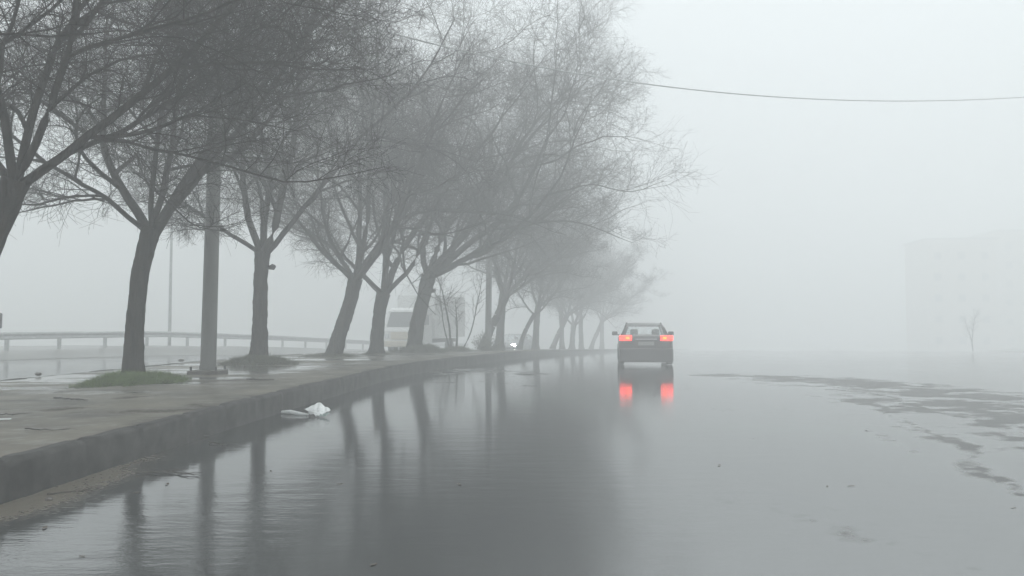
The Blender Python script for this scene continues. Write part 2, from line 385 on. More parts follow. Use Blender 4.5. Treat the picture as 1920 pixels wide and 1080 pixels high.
def spawn(r, P, Rd, Ln, per, ang, lr, t0=.15, rfac=.6, rmax=9., t1=1., lift=True):
    B, K, _ = P.shape; N = B*per
    bi = np.repeat(np.arange(B), per); t = t0 + (t1-t0)*(np.tile((np.arange(per)+.5)/per, B) + r.uniform(-.5, .5, N)/per)
    t = np.clip(t, 0, .999); f = t*(K-1); i = f.astype(int); w = (f-i)[:, None]
    p = P[bi, i]*(1-w) + P[bi, np.minimum(i+1, K-1)]*w
    T = norm(P[bi, np.minimum(i+1, K-1)]-P[bi, i]); a, b_ = frames(T)
    phi = np.tile(np.arange(per)*2.4, B) + r.uniform(-.6, .6, N) + np.repeat(r.uniform(0, 6.3, B), per)
    al = np.radians(r.uniform(ang[0], ang[1], N))[:, None]
    d = T*np.cos(al) + (a*np.cos(phi)[:, None] + b_*np.sin(phi)[:, None])*np.sin(al)
    low = (d[:, 2] < -.12) & lift; d[low, 2] = np.abs(d[low, 2])*.5; d = norm(d)      # young wood turns to the light
    rr = Rd[bi, i]*(1-w[:, 0]) + Rd[bi, np.minimum(i+1, K-1)]*w[:, 0]
    L_ = Ln[bi]*r.uniform(lr[0], lr[1], N)*(1.15 - .55*t)
    return p, d, L_, np.minimum(rr*rfac, rmax)
def make_tree(seed, trunk, limbs, r0=.2, wind=(.0, .0, .0), dens=1.0, lenk=1.0, twig_r=.0046, knob=None):
    """trunk: local points (x,y,z) from base to fork; limbs: (dx,dy,dz,length,radius share)"""
    r = np.random.default_rng(seed); wind = np.array(wind)
    Vs, Fs, nv = [], [], 0
    def add(v, f):
        nonlocal nv; Vs.append(v); Fs.append(f+nv); nv += len(v)
    # trunk spline
    tp = np.array(trunk, float); K = 70; s = np.linspace(0, len(tp)-1, K)
    cs = [curve([(i, tp[i, k]) for i in range(len(tp))]) for k in range(3)]
    P = np.stack([c(s) for c in cs], -1)[None]; t = np.linspace(0, 1, K)
    P[0, :, :2] += .02*np.stack([np.sin(t*9+seed), np.cos(t*11+seed)], -1)*t[:, None]
    Rt = r0*(1 - .22*t + .45*np.exp(-t*14) + .22*np.exp(-(1-t)*7)); Rt = Rt[None]
    v, f = sweep(P, Rt, 26)
    ax = np.repeat(P[0], 26, 0); q = v-ax; ph = np.arctan2(q[:, 1], q[:, 0]); zz = v[:, 2]
    lump = 1 + .09*np.sin(ph*3+seed+zz*1.1) + .06*np.sin(ph*5+zz*2.3+seed*2) + .14*(vnoise(ph*2.2+9, zz*5+seed)-.5) + .10*(vnoise(ph*5+29, zz*11+seed)-.5) + .10*np.clip(vnoise(ph*1.5+3, zz*3.1+seed*3)-.72, 0, 1)/.28 + .10*np.exp(-zz*5)*np.sin(ph*5+seed)
    v = ax + q*lump[:, None]; add(v, f)
    fork = P[0, -1]
    li = np.array(limbs, float); nl = len(li)
    p0 = np.repeat((fork + [0, 0, -.12])[None], nl, 0) + norm(li[:, :3])*.03
    Pl, Rl = grow(r, p0, li[:, :3], li[:, 3]*lenk, r0*li[:, 4]*.88, np.full(nl, .010), 22, .085, np.array([0, 0, .022]), wind*.35, .15)
    Rl = Rl*(1 - .0) ; Rl[:, 0] *= 1.15
    v, f = sweep(Pl, Rl, 10); add(v, f)
    # secondary and tertiary branches
    p, d, L_, rr = spawn(r, Pl, Rl, li[:, 3]*lenk, int(round(9*dens)), (24, 66), (.36, .60), .10, .66)
    P2, R2 = grow(r, p, d, L_, rr, np.full(len(p), .007), 12, .13, np.array([0, 0, .03]), wind*.7, .45)
    v, f = sweep(P2, R2, 6); add(v, f)
    root = empty('bare_tree')
    trunk_o = mesh_np('trunk', np.concatenate(Vs), np.concatenate(Fs), M['bark'], root, smooth=True)
    Vs, Fs, nv = [], [], 0
    pa, da, La, ra = spawn(r, P2, R2, L_, int(round(10*dens)), (28, 72), (.34, .66), .06, .6, .012)
    pb, db, Lb, rb = spawn(r, Pl, Rl, li[:, 3]*.24, int(16*dens), (30, 70), (.5, .9), .15, .3, .010)
    p = np.concatenate([pa, pb]); d = np.concatenate([da, db]); L3 = np.concatenate([La, Lb]); rr = np.concatenate([ra, rb])
    P3, R3 = grow(r, p, d, L3, rr, np.full(len(p), twig_r*.8), 7, .17, np.array([0, 0, .03]), wind, .8)
    v, f = sweep(P3, R3, 4); add(v, f)
    p, d, L4, rr = spawn(r, P3, R3, L3, int(round(11*dens)), (25, 75), (.30, .7), .05, .75, twig_r, lift=False)
    L4 = np.maximum(L4, .22)
    P4, R4 = grow(r, p, d, L4, rr, np.full(len(p), twig_r*.5), 5, .22, np.array([0, 0, .015]), wind*1.2, .8)
    v, f = sweep(P4, R4, 3); add(v, f)
    p, d, L5, rr = spawn(r, P4, R4, L4, int(round(4*dens)), (22, 65), (.4, .95), .15, .8, twig_r*.7, lift=False)
    P5, R5 = grow(r, p, d, np.maximum(L5, .18), rr, np.full(len(p), twig_r*.45), 3, .18, np.array([0, 0, .03]), wind*1.2)
    v, f = sweep(P5, R5, 3); add(v, f)
    mesh_np('crown', np.concatenate(Vs), np.concatenate(Fs), M['twig'], root)
    if knob:
        bm = bmesh.new(); k = Vector(knob[:3]); e = Vector(knob[3:6])
        tube(bm, [k, k+e*.5, k+e*.8+Vector((0, 0, .02)), k+e+Vector((0, 0, .05))], [.07, .055, .085, .03], 9)
        bm_obj('branch_stub', bm, M['bark'], root, True)
    return root
def copy_tree(o, loc, rz=0, sc=1.0):
    c = o.copy(); C.objects.link(c); c.location = loc; c.rotation_euler = (0, 0, rz); c.scale = (sc, sc, sc)
    for ch in o.children:
        d = ch.copy(); C.objects.link(d); d.parent = c
    return c
def place(o, u, Y, lab, zo=KH-.03, grp='bare trees lining the median', X=None):
    X = (u-960)/F*Y if X is None else X
    o.location = (X, Y, zg(Y)+zo); tag(o, lab, 'tree', grp); return o
G = 'bare trees lining the median'
T = {}
T[0] = place(make_tree(11, [(0, 0, 0), (.15, 0, 1.2), (.3, 0, 2.5)], [(.5, .3, 1, 6, .5), (.5, .9, 1, 6.5, .5), (-.5, .3, 1, 6, .5), (.1, -.5, 1, 5, .5), (.0, 1, .9, 6.5, .5)],
             .17, (.0, 0, 0), 1.0), 0, 4.2, 'nearest bare tree, trunk outside the photo, dark crown in its upper left corner', X=-7.4)
T[1] = place(make_tree(21, [(0, 0, 0), (-.02, 0, .9), (.22, 0, 1.7), (.62, 0, 2.75)], [(.0, .3, 1, 6.5, .42), (.85, .3, .78, 7, .40), (-.25, .1, 1, 6.5, .42), (.45, -.1, 1, 6, .36), (-.8, .5, .8, 5, .4), (.6, .6, .9, 6, .3)],
             .150, (.012, 0, 0), .98), -75, 9.4, 'leaning dark bare tree cut by the left edge of the photo')
T[2] = place(make_tree(32, [(0, 0, 0), (.05, 0, 1.0), (.12, 0, 2.0), (.30, 0, 2.75)], [(-.62, .2, .9, 5.5, .6), (-.9, -.2, .8, 5, .34), (.55, .2, 1, 7, .72), (.75, -.3, .9, 6.5, .42), (-.1, .4, 1, 6.5, .45), (.2, -.5, .9, 5.5, .35)],
             .165, (.012, 0, 0), .95), 250, 14.4, 'bare tree with forked trunk rising from a bright green grass mound beside the concrete pole')
T[3] = place(make_tree(43, [(0, 0, 0), (.0, 0, 1.1), (.03, 0, 2.1), (.06, 0, 2.95)], [(-.45, .1, 1, 7.5, .55), (-.05, .3, 1, 8.5, .55), (.5, -.1, 1, 8.8, .62), (.85, .2, .9, 8.5, .45), (-.8, -.3, .75, 5, .35)],
             .20, (.012, 0, 0), 1.0, knob=(.12, -.03, 2.55, .30, 0, -.02)), 486, 21, 'upright bare tree with a stub of cut branch, just right of the concrete pole')
T[4] = place(make_tree(54, [(0, 0, 0), (.22, 0, .9), (.5, 0, 1.8), (.66, 0, 2.6)], [(-.9, .1, .85, 6, .42), (-.55, -.2, 1, 6, .4), (.1, .3, 1, 9, .5), (.5, .1, 1, 9.5, .6), (.8, -.6, .8, 9, .5), (.3, -.4, 1, 9.5, .45)],
             .24, (.012, 0, 0), 1.0), 628, 26.5, 'right leaning bare tree whose two long limbs reach left, left of the white truck')
T[5] = place(make_tree(65, [(0, 0, 0), (.05, 0, .8), (.12, 0, 1.6), (.28, 0, 2.2)], [(-.7, .1, .8, 5, .45), (0, .2, 1, 9.5, .55), (.4, -.2, 1, 9.5, .6), (.8, -.5, .85, 8.5, .4), (.2, -.4, 1, 9, .4)],
             .25, (.012, 0, 0), .95), 706, 28.5, 'low forking bare tree with a three way split in front of the truck cab')
T[6] = place(make_tree(76, [(0, 0, 0), (.1, 0, .9), (.35, 0, 2.0), (.62, 0, 3.1)], [(-.35, .2, 1, 6.5, .5), (.25, -.2, 1, 8.5, .55), (.6, -.5, .9, 10, .6), (.85, -.55, .68, 11, .55), (1, -.5, .52, 10.5, .45), (.75, -.2, .75, 10, .5), (1, .2, .5, 9, .4)],
             .30, (.022, 0, .01), 1.0, knob=(.55, -.05, 2.45, .35, 0, .02)), 775, 32, 'broad bare tree behind the truck windscreen, long wind swept limbs reaching over the road')
T[7] = place(make_tree(87, [(0, 0, 0), (.35, 0, 1.0), (.8, 0, 1.9), (1.15, 0, 2.8)], [(-.3, .1, 1, 5.5, .5), (.3, .2, 1, 6.5, .55), (.7, -.2, .9, 7, .55), (.9, .3, .6, 6, .45)],
             .20, (.012, 0, 0), .95), 905, 40, 'strongly leaning bare tree crossing behind the far concrete pole')
T[8] = place(make_tree(98, [(0, 0, 0), (.05, 0, 1.2), (.1, 0, 2.2), (.2, 0, 3.1)], [(-.5, .1, 1, 6, .5), (.1, .3, 1, 7, .55), (.55, -.3, 1, 7, .6), (.9, -.3, .6, 7, .5)],
             .22, (.012, 0, 0), .95), 937, 43, 'straight bare tree immediately left of the white headlight glow')
T[9] = place(make_tree(109, [(0, 0, 0), (.25, 0, .8), (.55, 0, 1.5), (.95, 0, 2.1)], [(-.8, .1, .8, 4, .5), (.3, 0, 1, 5, .6), (.8, -.2, .7, 5, .5)],
             .13, (.012, 0, 0), .9), 973, 46, 'slim slanting bare tree immediately right of the white headlight glow')
# the row running on into the fog: copies
row = [(1004, 50, 8, .0, .9, 'fog faded upright bare tree, second right of the headlight glow'),
       (1036, 60, 7, .0, .92, 'fog faded leaning bare tree midway between the headlight glow and the red tail lamps'),
       (1054, 62, 8, 2.1, .85, 'fog faded bare tree crossing behind a leaning trunk, midway to the tail lamps'),
       (1072, 66, 5, .7, .9, 'pale fogged bare tree with low fork, well left of the tail lamps'),
       (1090, 71, 8, 4.0, .95, 'pale fogged upright bare tree, third from the right end of the row'),
       (1108, 78, 7, .3, .95, 'pale fogged leaning bare tree, second from the right end of the row'),
       (1128, 84, 8, 1.2, 1.0, 'palest bare tree at the right end of the row beside the tail lamps')]
for u, Y, k, rz, s, lab in row:
    o = copy_tree(T[k], (0, 0, 0), rz, s); place(o, u, Y, lab)
# young multi stem tree
def sapling(seed, stems, u, Y, lab):
    r = np.random.default_rng(seed); li = np.array(stems, float)
    P1, R1 = grow(r, np.stack([li[:, 5], li[:, 5]*0, li[:, 5]*0], -1), li[:, :3], li[:, 3], li[:, 4], np.full(len(li), .010), 12, .05, np.array([0, 0, .01]), np.zeros(3))
    root = empty('young_tree'); v, f = sweep(P1, R1, 7); mesh_np('trunk', v, f, M['bark'], root, True)
    p, d, L_, rr = spawn(r, P1, R1, li[:, 3]*.45, 12, (20, 50), (.4, .8), .4, .6, .012)
    P2, R2 = grow(r, p, d, L_, rr, np.full(len(p), .004), 6, .09, np.array([0, 0, .03]), np.array([.03, 0, 0])); v, f = sweep(P2, R2, 4)
    p, d, L3, rr = spawn(r, P2, R2, L_, 7, (20, 50), (.4, .7), .15, .7, .005)
    P3, R3 = grow(r, p, d, L3, rr, np.full(len(p), .002), 4, .1, np.array([0, 0, .03]), np.array([.03, 0, 0])); v2, f2 = sweep(P3, R3, 3)
    mesh_np('crown', np.concatenate([v, v2]), np.concatenate([f, f2+len(v)]), M['twig'], root)
    place(root, u, Y, lab, grp='young trees'); return root
sap = sapling(5, [(-.02, 0, 1, 4.2, .05, -.1), (.12, 0, 1, 2.4, .055, .12), (.55, .1, 1, 3.6, .035, .35), (-.35, .1, 1, 3.4, .03, -.1)], 850, 35, 'young tree of thin bare stems right of the white truck')
sm = copy_tree(sap, (38.5, 67, zg(67)+.1), 1.0, .85); tag(sm, 'faint small bare tree in the fog on the right before the building', 'tree', 'young trees')

# ---------------------------------------------------------------- grass mounds, bush
def mound(name, loc, rx, ry, h, nb, bl, lab, m='blade', cat='grass mound', seed=1):
    r = np.random.default_rng(seed); root = empty(name, loc, label=lab, cat=cat, group='grass round the tree feet')
    na, nr = 40, 9; V = [(0, 0, h)]; Fq = []; T3 = []
    for i in range(1, nr+1):
        q = i/nr
        for k in range(na):
            a = 2*math.pi*k/na; w = 1 + .16*math.sin(a*3+seed) + .10*math.sin(a*7+seed*2) + .07*math.sin(a*13+seed*3)
            V.append((rx*q*w*math.cos(a), ry*q*w*math.sin(a), h*(1-q**2)*(1+.2*math.sin(a*5+i)) - (.04 if i == nr else 0)))
    for k in range(na): T3.append((0, 1+k, 1+(k+1) % na))
    for i in range(nr-1):
        for k in range(na):
            a = 1+i*na; Fq.append((a+k, a+na+k, a+na+(k+1) % na, a+(k+1) % na))
    mesh_np('soil', V, [np.array(T3), np.array(Fq)], M['soil'], root, True)
    th = r.uniform(0, 6.283, nb); q = np.sqrt(r.uniform(0, 1, nb))*(1+.06*r.normal(size=nb)); 
    w = 1 + .16*np.sin(th*3+seed) + .10*np.sin(th*7+seed*2) + .07*np.sin(th*13+seed*3); q = q*(1+.10*np.abs(r.normal(size=nb))*(q > .8))
    p = np.stack([rx*q*w*np.cos(th), ry*q*w*np.sin(th), h*np.clip(1-q**2, 0, 1)], -1)
    d = norm(np.stack([np.cos(th)*.5*q+.3*r.normal(size=nb), np.sin(th)*.5*q+.3*r.normal(size=nb), np.ones(nb)], -1))
    L_ = bl*r.uniform(.4, 1.5, nb)*(.55+.9*vnoise(p[:, 0]*5+9, p[:, 1]*5+seed)); s = norm(np.cross(d, r.normal(size=(nb, 3))))*.004
    tip = p + d*L_[:, None] + np.stack([r.normal(size=nb), r.normal(size=nb), -np.abs(r.normal(size=nb))], -1)*L_[:, None]*.25
    mid = p + d*L_[:, None]*.55
    V = np.stack([p-s, p+s, mid+s*.8, mid-s*.8, tip], 1).reshape(-1, 3); b0 = np.arange(nb)*5
    mesh_np('grass_blades', V, [np.stack([b0, b0+1, b0+2, b0+3], -1), np.stack([b0+3, b0+2, b0+4], -1)], M[m], root)
    return root
def med(u, Y, dz=-.02): return ((u-960)/F*Y, Y, zg(Y)+KH+dz)
mound('grass_mound', med(253, 14.0), .66, .95, .12, 11000, .10, 'bright green grass mound round the foot of the forked tree', seed=1)
mound('grass_mound', med(486, 20.6), .82, .9, .17, 5000, .12, 'dull tall grass mound round the foot of the tree right of the concrete pole', 'blade_dull', seed=2)
mound('grass_mound', med(622, 26.3), .95, .8, .07, 3000, .07, 'low dull grass mound round the foot of the right leaning tree', 'blade_dull', seed=3)
mound('grass_mound', med(790, 31.8), 1.0, .9, .25, 4000, .16, 'rough grass mound round the foot of the broad tree at the truck', 'blade_dull', seed=4)
mound('grass_mound', med(706, 28.4), .5, .5, .05, 1500, .07, 'thin grass ring round the foot of the low forking tree', 'blade_dull', seed=5)
mound('grass_mound', med(856, 34.8), .7, .6, .16, 2000, .12, 'small grass mound round the young thin stems', 'blade_dull', seed=6)
def bush(loc, rx, rz, lab, seed):
    r = np.random.default_rng(seed); root = empty('low_bush', loc, label=lab, cat='bush')
    n_ = 26; D = norm(np.stack([r.normal(size=n_), r.normal(size=n_), np.abs(r.normal(size=n_))+.25], -1))
    P1, R1 = grow(r, np.zeros((n_, 3)), D, rx*r.uniform(.6, 1.1, n_), np.full(n_, .012), np.full(n_, .004), 5, .15, np.array([0, 0, .02]), np.zeros(3))
    P1[..., 2] *= rz/rx; v, f = sweep(P1, R1, 4); mesh_np('stems', v, f, M['bark'], root)
    c = P1[:, 2:].reshape(-1, 3); nb = 3000; p = c[r.integers(0, len(c), nb)] + r.normal(size=(nb, 3))*rx*.13; p[:, 2] = np.abs(p[:, 2])
    a = norm(r.normal(size=(nb, 3)))*.03; b_ = norm(np.cross(a, r.normal(size=(nb, 3))))*.015
    V = np.stack([p-a, p+b_, p+a, p-b_], 1).reshape(-1, 3); i = np.arange(nb)*4
    mesh_np('foliage', V, np.stack([i, i+1, i+2, i+3], -1), M['blade_dull'], root)
bush(med(914, 37.2), .95, .8, 'low dark bush at the foot of the far concrete pole', 3)

# ---------------------------------------------------------------- poles, cable, guard rail
def concrete_pole(u, Y, lab, H=10.5):
    root = empty('concrete_pole', med(u, Y, 0), label=lab, cat='pole', group='concrete poles on the median')
    bm = bmesh.new(); zs = np.linspace(0, H, 14)
    tube(bm, [(.012*z, 0, z) for z in zs], [.155 - .0045*z for z in zs], 20); bm_obj('shaft', bm, M['concrete_pole'], root, False)
    bm = bmesh.new(); box(bm, (0, 0, .03), (.62, .62, .10), .02); bm_obj('base_plate', bm, M['stone'], root)
    for sx in (-1, 1):
        for sy in (-1, 1):
            bm = bmesh.new(); tube(bm, [(sx*.25, sy*.25, .07), (sx*.25, sy*.25, .16)], .022, 6); bm_obj('anchor_bolt', bm, M['black'], root)
    bm = bmesh.new(); box(bm, (.05, 0, 8.3), (.5, .12, .1), .01); tube(bm, [(.25, 0, 8.3), (.25, 0, 8.5)], .04, 8); bm_obj('cable_bracket', bm, M['galv'], root)
    return root
concrete_pole(392, 16.3, 'tall grey concrete pole between the forked tree and the upright tree')
concrete_pole(915, 38, 'distant fogged concrete pole behind the young thin stems')
bm = bmesh.new()
pts = []
for u in range(392, 2260, 30):
    Yc = 20.0/(1 - .6*(u-960)/F)
    v_ = 185 - 1.39e-4*(u-1700)**2
    pts.append(((u-960)/F*Yc, Yc, EYE + (HOR - v_)/F*Yc))
tube(bm, pts, .017, 6); o = bm_obj('overhead_cable', bm, M['galv'], None, True)
tag(o, 'thin dark cable sagging across the sky over the road', 'cable')
# lamp post behind the rail
root = empty('lamp_post', ((319-960)/F*46, 46, zg(46)+.3), label='slim pale lamp post standing at the guard rail in the fog', cat='lamp post')
bm = bmesh.new(); zs = np.linspace(0, 9, 10); tube(bm, [(0, 0, z) for z in zs], [.095-.004*z for z in zs], 10)
tube(bm, [(0, 0, 8.9), (.4, 0, 9.4), (1.5, 0, 9.6)], .04, 8); bm_obj('shaft', bm, M['galv'], root, True)
bm = bmesh.new(); box(bm, (1.8, 0, 9.6), (.7, .25, .12), .04); bm_obj('lamp_head', bm, M['galv'], root)
# rail
root = empty('guard_rail', (0, 0, 0), label='long pale steel guard rail along the far side of the flooded carriageway', cat='guard rail')
def rail_pt(y): return float(Xg(np.array(y))), y, zg(y)+float(hump(y))+.02
Ys = np.arange(6, 92, .5); prof = [(-.02, .48), (.05, .50), (.05, .56), (-.02, .60), (-.02, .64), (.05, .68), (.05, .76), (-.02, .80), (-.035, .80), (-.035, .48)]
V = []
for y in Ys:
    x, _, z = rail_pt(y); V += [(x+.12+a, y, z+b_) for a, b_ in prof]
m_ = len(prof); i = (np.arange(len(Ys)-1)[:, None]*m_ + np.arange(m_)[None]); j = (np.arange(len(Ys)-1)[:, None]*m_ + (np.arange(m_)+1)[None] % m_)
mesh_np('rail_beam', V, np.stack([i.ravel(), j.ravel(), j.ravel()+m_, i.ravel()+m_], -1), M['galv'], root)
for y in np.arange(7, 91, 3.0):
    x, _, z = rail_pt(y); bm = bmesh.new(); box(bm, (x, y, z+.36), (.12, .16, .88), .01); box(bm, (x+.07, y, z+.64), (.05, .10, .18))
    bm_obj('rail_post', bm, M['galv'], root)
# plain post standing in for an unidentified dark shape at the left edge
root = empty('edge_post', ((-3-960)/F*24, 24, zg(24)+.02), label='grey post with a dark rounded head at the left edge of the photo', cat='marker post')
bm = bmesh.new(); tube(bm, [(0, 0, -.1), (0, 0, 1.25)], .06, 10); bm_obj('post', bm, M['concrete_pole'], root, True)
bm = bmesh.new(); box(bm, (0, 0, 1.42), (.22, .1, .46), .04, seg=3); bm_obj('head', bm, M['black'], root)

# ---------------------------------------------------------------- vehicles
def wheel(parent, x, y, r=.32, w=.2):
    bm = bmesh.new(); s = 1 if x > 0 else -1
    prof = [(-w/2, r*.62), (-w/2, r*.92), (-w/2+.03, r), (w/2-.03, r), (w/2, r*.92), (w/2, r*.62)]
    n_ = 28; rings = [[bm.verts.new((x+a, y+b_*math.cos(2*math.pi*k/n_), r+b_*math.sin(2*math.pi*k/n_))) for k in range(n_)] for a, b_ in prof]
    for r0_, r1_ in zip(rings, rings[1:]+rings[:1]):
        for k in range(n_): bm.faces.new((r0_[k], r0_[(k+1) % n_], r1_[(k+1) % n_], r1_[k]))
    tyre = bm_obj('wheel', bm, M['rubber'], parent, True)
    bm = bmesh.new(); tube(bm, [(x-w*.3, y, r), (x+s*w*.42, y, r)], r*.62, 20)
    for k in range(5):
        a = k*2*math.pi/5; box(bm, (x+s*w*.44, y+.3*r*math.cos(a), r+.3*r*math.sin(a)), (.02, r*.5, .05), 0, Matrix.Rotation(a, 3, 'X'))
    rm = bm_obj('rim', bm, M['rim'], tyre)
def loft(bm, secs):
    rings = [[bm.verts.new(p) for p in s] for s in secs]; n_ = len(rings[0])
    for a, b_ in zip(rings, rings[1:]):
        for k in range(n_): bm.faces.new((a[k], a[(k+1) % n_], b_[(k+1) % n_], b_[k]))
    bm.faces.new(rings[0]); bm.faces.new(rings[-1][::-1])
def car(loc, rz, paint, lab, tail=True, head=False):
    """saloon, nose towards +Y, rear at y=0; width 1.78"""
    root = empty('car', loc, rz, label=lab, cat='car')
    # lower body: stations (y, half width, z bottom, z shoulder, z top centre)
    st = [(0, .70, .36, .78, .92), (.05, .82, .28, .86, .97), (.25, .88, .22, .92, 1.00), (.9, .90, .20, .95, 1.0), (2.2, .90, .18, .95, .99),
          (3.3, .89, .18, .92, .97), (3.9, .87, .20, .82, .90), (4.3, .80, .24, .72, .78), (4.42, .66, .32, .60, .66)]
    secs = []
    for y, w, zb, zs, zt in st:
        h = [(w*.90, zb), (w*.985, zb+.10), (w, (zb+zs)/2), (w*.985, zs-.05), (w*.93, zs), (w*.80, zt-.01), (w*.4, zt)]
        secs.append([(x, y, z) for x, z in h] + [(-x, y, z) for x, z in h[::-1]])
    bm = bmesh.new(); loft(bm, secs)
    body = bm_obj('body', bm, paint, root, True)
    bm = bmesh.new(); secs = []
    for y, w, z1 in [(.93, .50, 1.31), (1.0, .56, 1.335), (1.4, .60, 1.375), (2.1, .61, 1.39), (2.6, .60, 1.37), (2.78, .54, 1.34)]:
        h = [(w, z1-.04), (w-.02, z1-.01), (w*.6, z1+.012)]; secs.append([(x, y, z) for x, z in h] + [(-x, y, z) for x, z in h[::-1]])
    loft(bm, secs); bm_obj('roof', bm, paint, root, True)
    for s in (-1, 1):
        for q, rd in (([(s*.71, .42, .97), (s*.62, .70, 1.2), (s*.53, 1.0, 1.35)], [.05, .042, .035]), ([(s*.74, 1.9, .95), (s*.58, 1.95, 1.40)], [.035, .035]),
                      ([(s*.74, 3.35, .95), (s*.62, 3.0, 1.22), (s*.55, 2.72, 1.37)], [.04, .035, .032])):
            bm = bmesh.new(); tube(bm, q, rd, 8); bm_obj('pillar', bm, paint, root, True)
        bm = bmesh.new(); box(bm, (s*.36, 1.05, 1.08), (.26, .10, .20), .04); bm_obj('headrest', bm, M['black'], root)
    def pane(name, q, off):
        bm = bmesh.new(); bm.faces.new([bm.verts.new(Vector(p)) for p in q])
        e = bmesh.ops.extrude_face_region(bm, geom=bm.faces[:])
        for v in [g for g in e['geom'] if isinstance(g, bmesh.types.BMVert)]: v.co -= Vector(off).normalized()*.006
        bm_obj(name, bm, M['clear_glass'], root)
    pane('rear_window', [(-.66, .44, .99), (.66, .44, .99), (.52, .95, 1.34), (-.52, .95, 1.34)], (0, -.02, .025))
    pane('windscreen', [(-.70, 3.36, .97), (.70, 3.36, .97), (.53, 2.76, 1.37), (-.53, 2.76, 1.37)], (0, .03, .035))
    for s in (-1, 1):
        pane('side_window', [(s*.75, .75, .98), (s*.755, 3.25, .98), (s*.585, 2.7, 1.38), (s*.58, 1.05, 1.36)], (s*.03, 0, .01))
    for s in (-1, 1):
        for y in (.85, 3.55): wheel(root, s*.80, y)
        bm = bmesh.new(); box(bm, (s*1.0, 2.75, 1.02), (.20, .10, .14), .03); box(bm, (s*.89, 2.78, .97), (.12, .04, .04)); bm_obj('side_mirror', bm, paint, root)
        bm = bmesh.new(); box(bm, (s*.665, .035, .90), (.40, .12, .17), .03); tl = bm_obj('tail_lamp', bm, M['tail'] if tail else M['black'], root)  # tail lamp drawn oversize so its shape takes in the soft glow
        if tail:
            bm = bmesh.new(); box(bm, (s*.60, -.028, .90), (.12, .02, .08), .005); bm_obj('indicator', bm, M['indicator'], tl)
        bm = bmesh.new(); box(bm, (s*.60, 4.33, .66), (.30, .12, .13), .03); bm_obj('headlight', bm, M['head'] if head else M['lens'], root)
    bm = bmesh.new(); box(bm, (0, -.02, .34), (1.74, .22, .46), .06); bm_obj('rear_bumper', bm, paint, root)  # bumper carried low, its lower part standing in for the shadow under the car
    bm = bmesh.new(); box(bm, (0, 4.40, .42), (1.5, .18, .24), .06); bm_obj('front_bumper', bm, M['black'], root)
    bm = bmesh.new(); box(bm, (0, -.01, .72), (.52, .03, .12), .005); bm_obj('number_plate', bm, M['plate'], root)
    bm = bmesh.new(); box(bm, (0, -.005, .86), (.70, .10, .035), .008); bm_obj('boot_trim', bm, M['rim'], root)
    return root
Yc = 26.2
car(((1211-960)/F*Yc, Yc, zg(Yc)), R(-7), M['car_dark'], 'dark saloon car seen from behind with glowing red tail lamps in the fog')
Yh = 55
car(((947-960)/F*Yh + 1.49, Yh + 4.09, zg(Yh+2)), R(160), M['car_pale'], 'oncoming car hidden in the fog behind the trees, one white headlight showing', tail=False, head=True)

def truck(loc, rz):
    root = empty('box_truck', loc, rz, label='white box truck coming the other way behind the median trees', cat='truck')
    # nose towards -Y
    bm = bmesh.new()
    secs = []
    for y, z1 in ((0, 1.35), (.10, 1.55), (.42, 2.48), (.7, 2.62), (1.9, 2.66)):
        w = 1.06 if y else 1.0
        h = [(w, .55), (w, 1.3), (w*.98, min(z1, 1.6)), (w*.93, z1-.05), (w*.85, z1)]
        secs.append([(x, y, z) for x, z in h] + [(-x, y, z) for x, z in h[::-1]])
    loft(bm, secs); bm_obj('cab', bm, M['truck_white'], root)
    bm = bmesh.new(); q = [(-.90, .075, 1.56), (.90, .075, 1.56), (.80, .375, 2.38), (-.80, .375, 2.38)]
    a = [bm.verts.new(p) for p in q]; b_ = [bm.verts.new((p[0], p[1]+.05, p[2]-.02)) for p in q]; bm.faces.new(a); bm.faces.new(b_[::-1])
    for k in range(4): bm.faces.new((a[k], b_[k], b_[(k+1) % 4], a[(k+1) % 4]))
    bm_obj('windscreen', bm, M['pale_glass'], root)
    bm = bmesh.new(); box(bm, (0, -.02, 1.08), (1.2, .06, .42), .02); bm_obj('grille', bm, M['truck_beige'], root)
    bm = bmesh.new(); box(bm, (0, -.08, .62), (2.1, .24, .32), .05); bm_obj('bumper', bm, M['truck_beige'], root)
    for s in (-1, 1):
        bm = bmesh.new(); box(bm, (s*.84, -.03, 1.05), (.28, .08, .22), .03); bm_obj('headlight', bm, M['lens'], root)
        bm = bmesh.new(); tube(bm, [(s*1.0, .3, 2.3), (s*1.22, .2, 2.25), (s*1.24, .2, 1.75)], .018, 6); box(bm, (s*1.25, .18, 2.0), (.18, .06, .40), .02); bm_obj('mirror', bm, M['black'], root)
        bm = bmesh.new(); box(bm, (s*1.065, 1.0, 1.95), (.02, .8, .55), .005); bm_obj('side_window', bm, M['glass'], root)
        for y in (.95, 4.9): wheel(root, s*.92, y, .42, .26)
    bm = bmesh.new(); box(bm, (0, 4.5, 2.15), (2.35, 4.9, 2.45), .03); bm_obj('cargo_box', bm, M['truck_white'], root)
    bm = bmesh.new(); box(bm, (0, 3.9, .72), (1.0, 6.4, .22), .02); bm_obj('chassis', bm, M['black'], root)
truck(((752-960)/F*44, 44, zg(44)), R(-17))

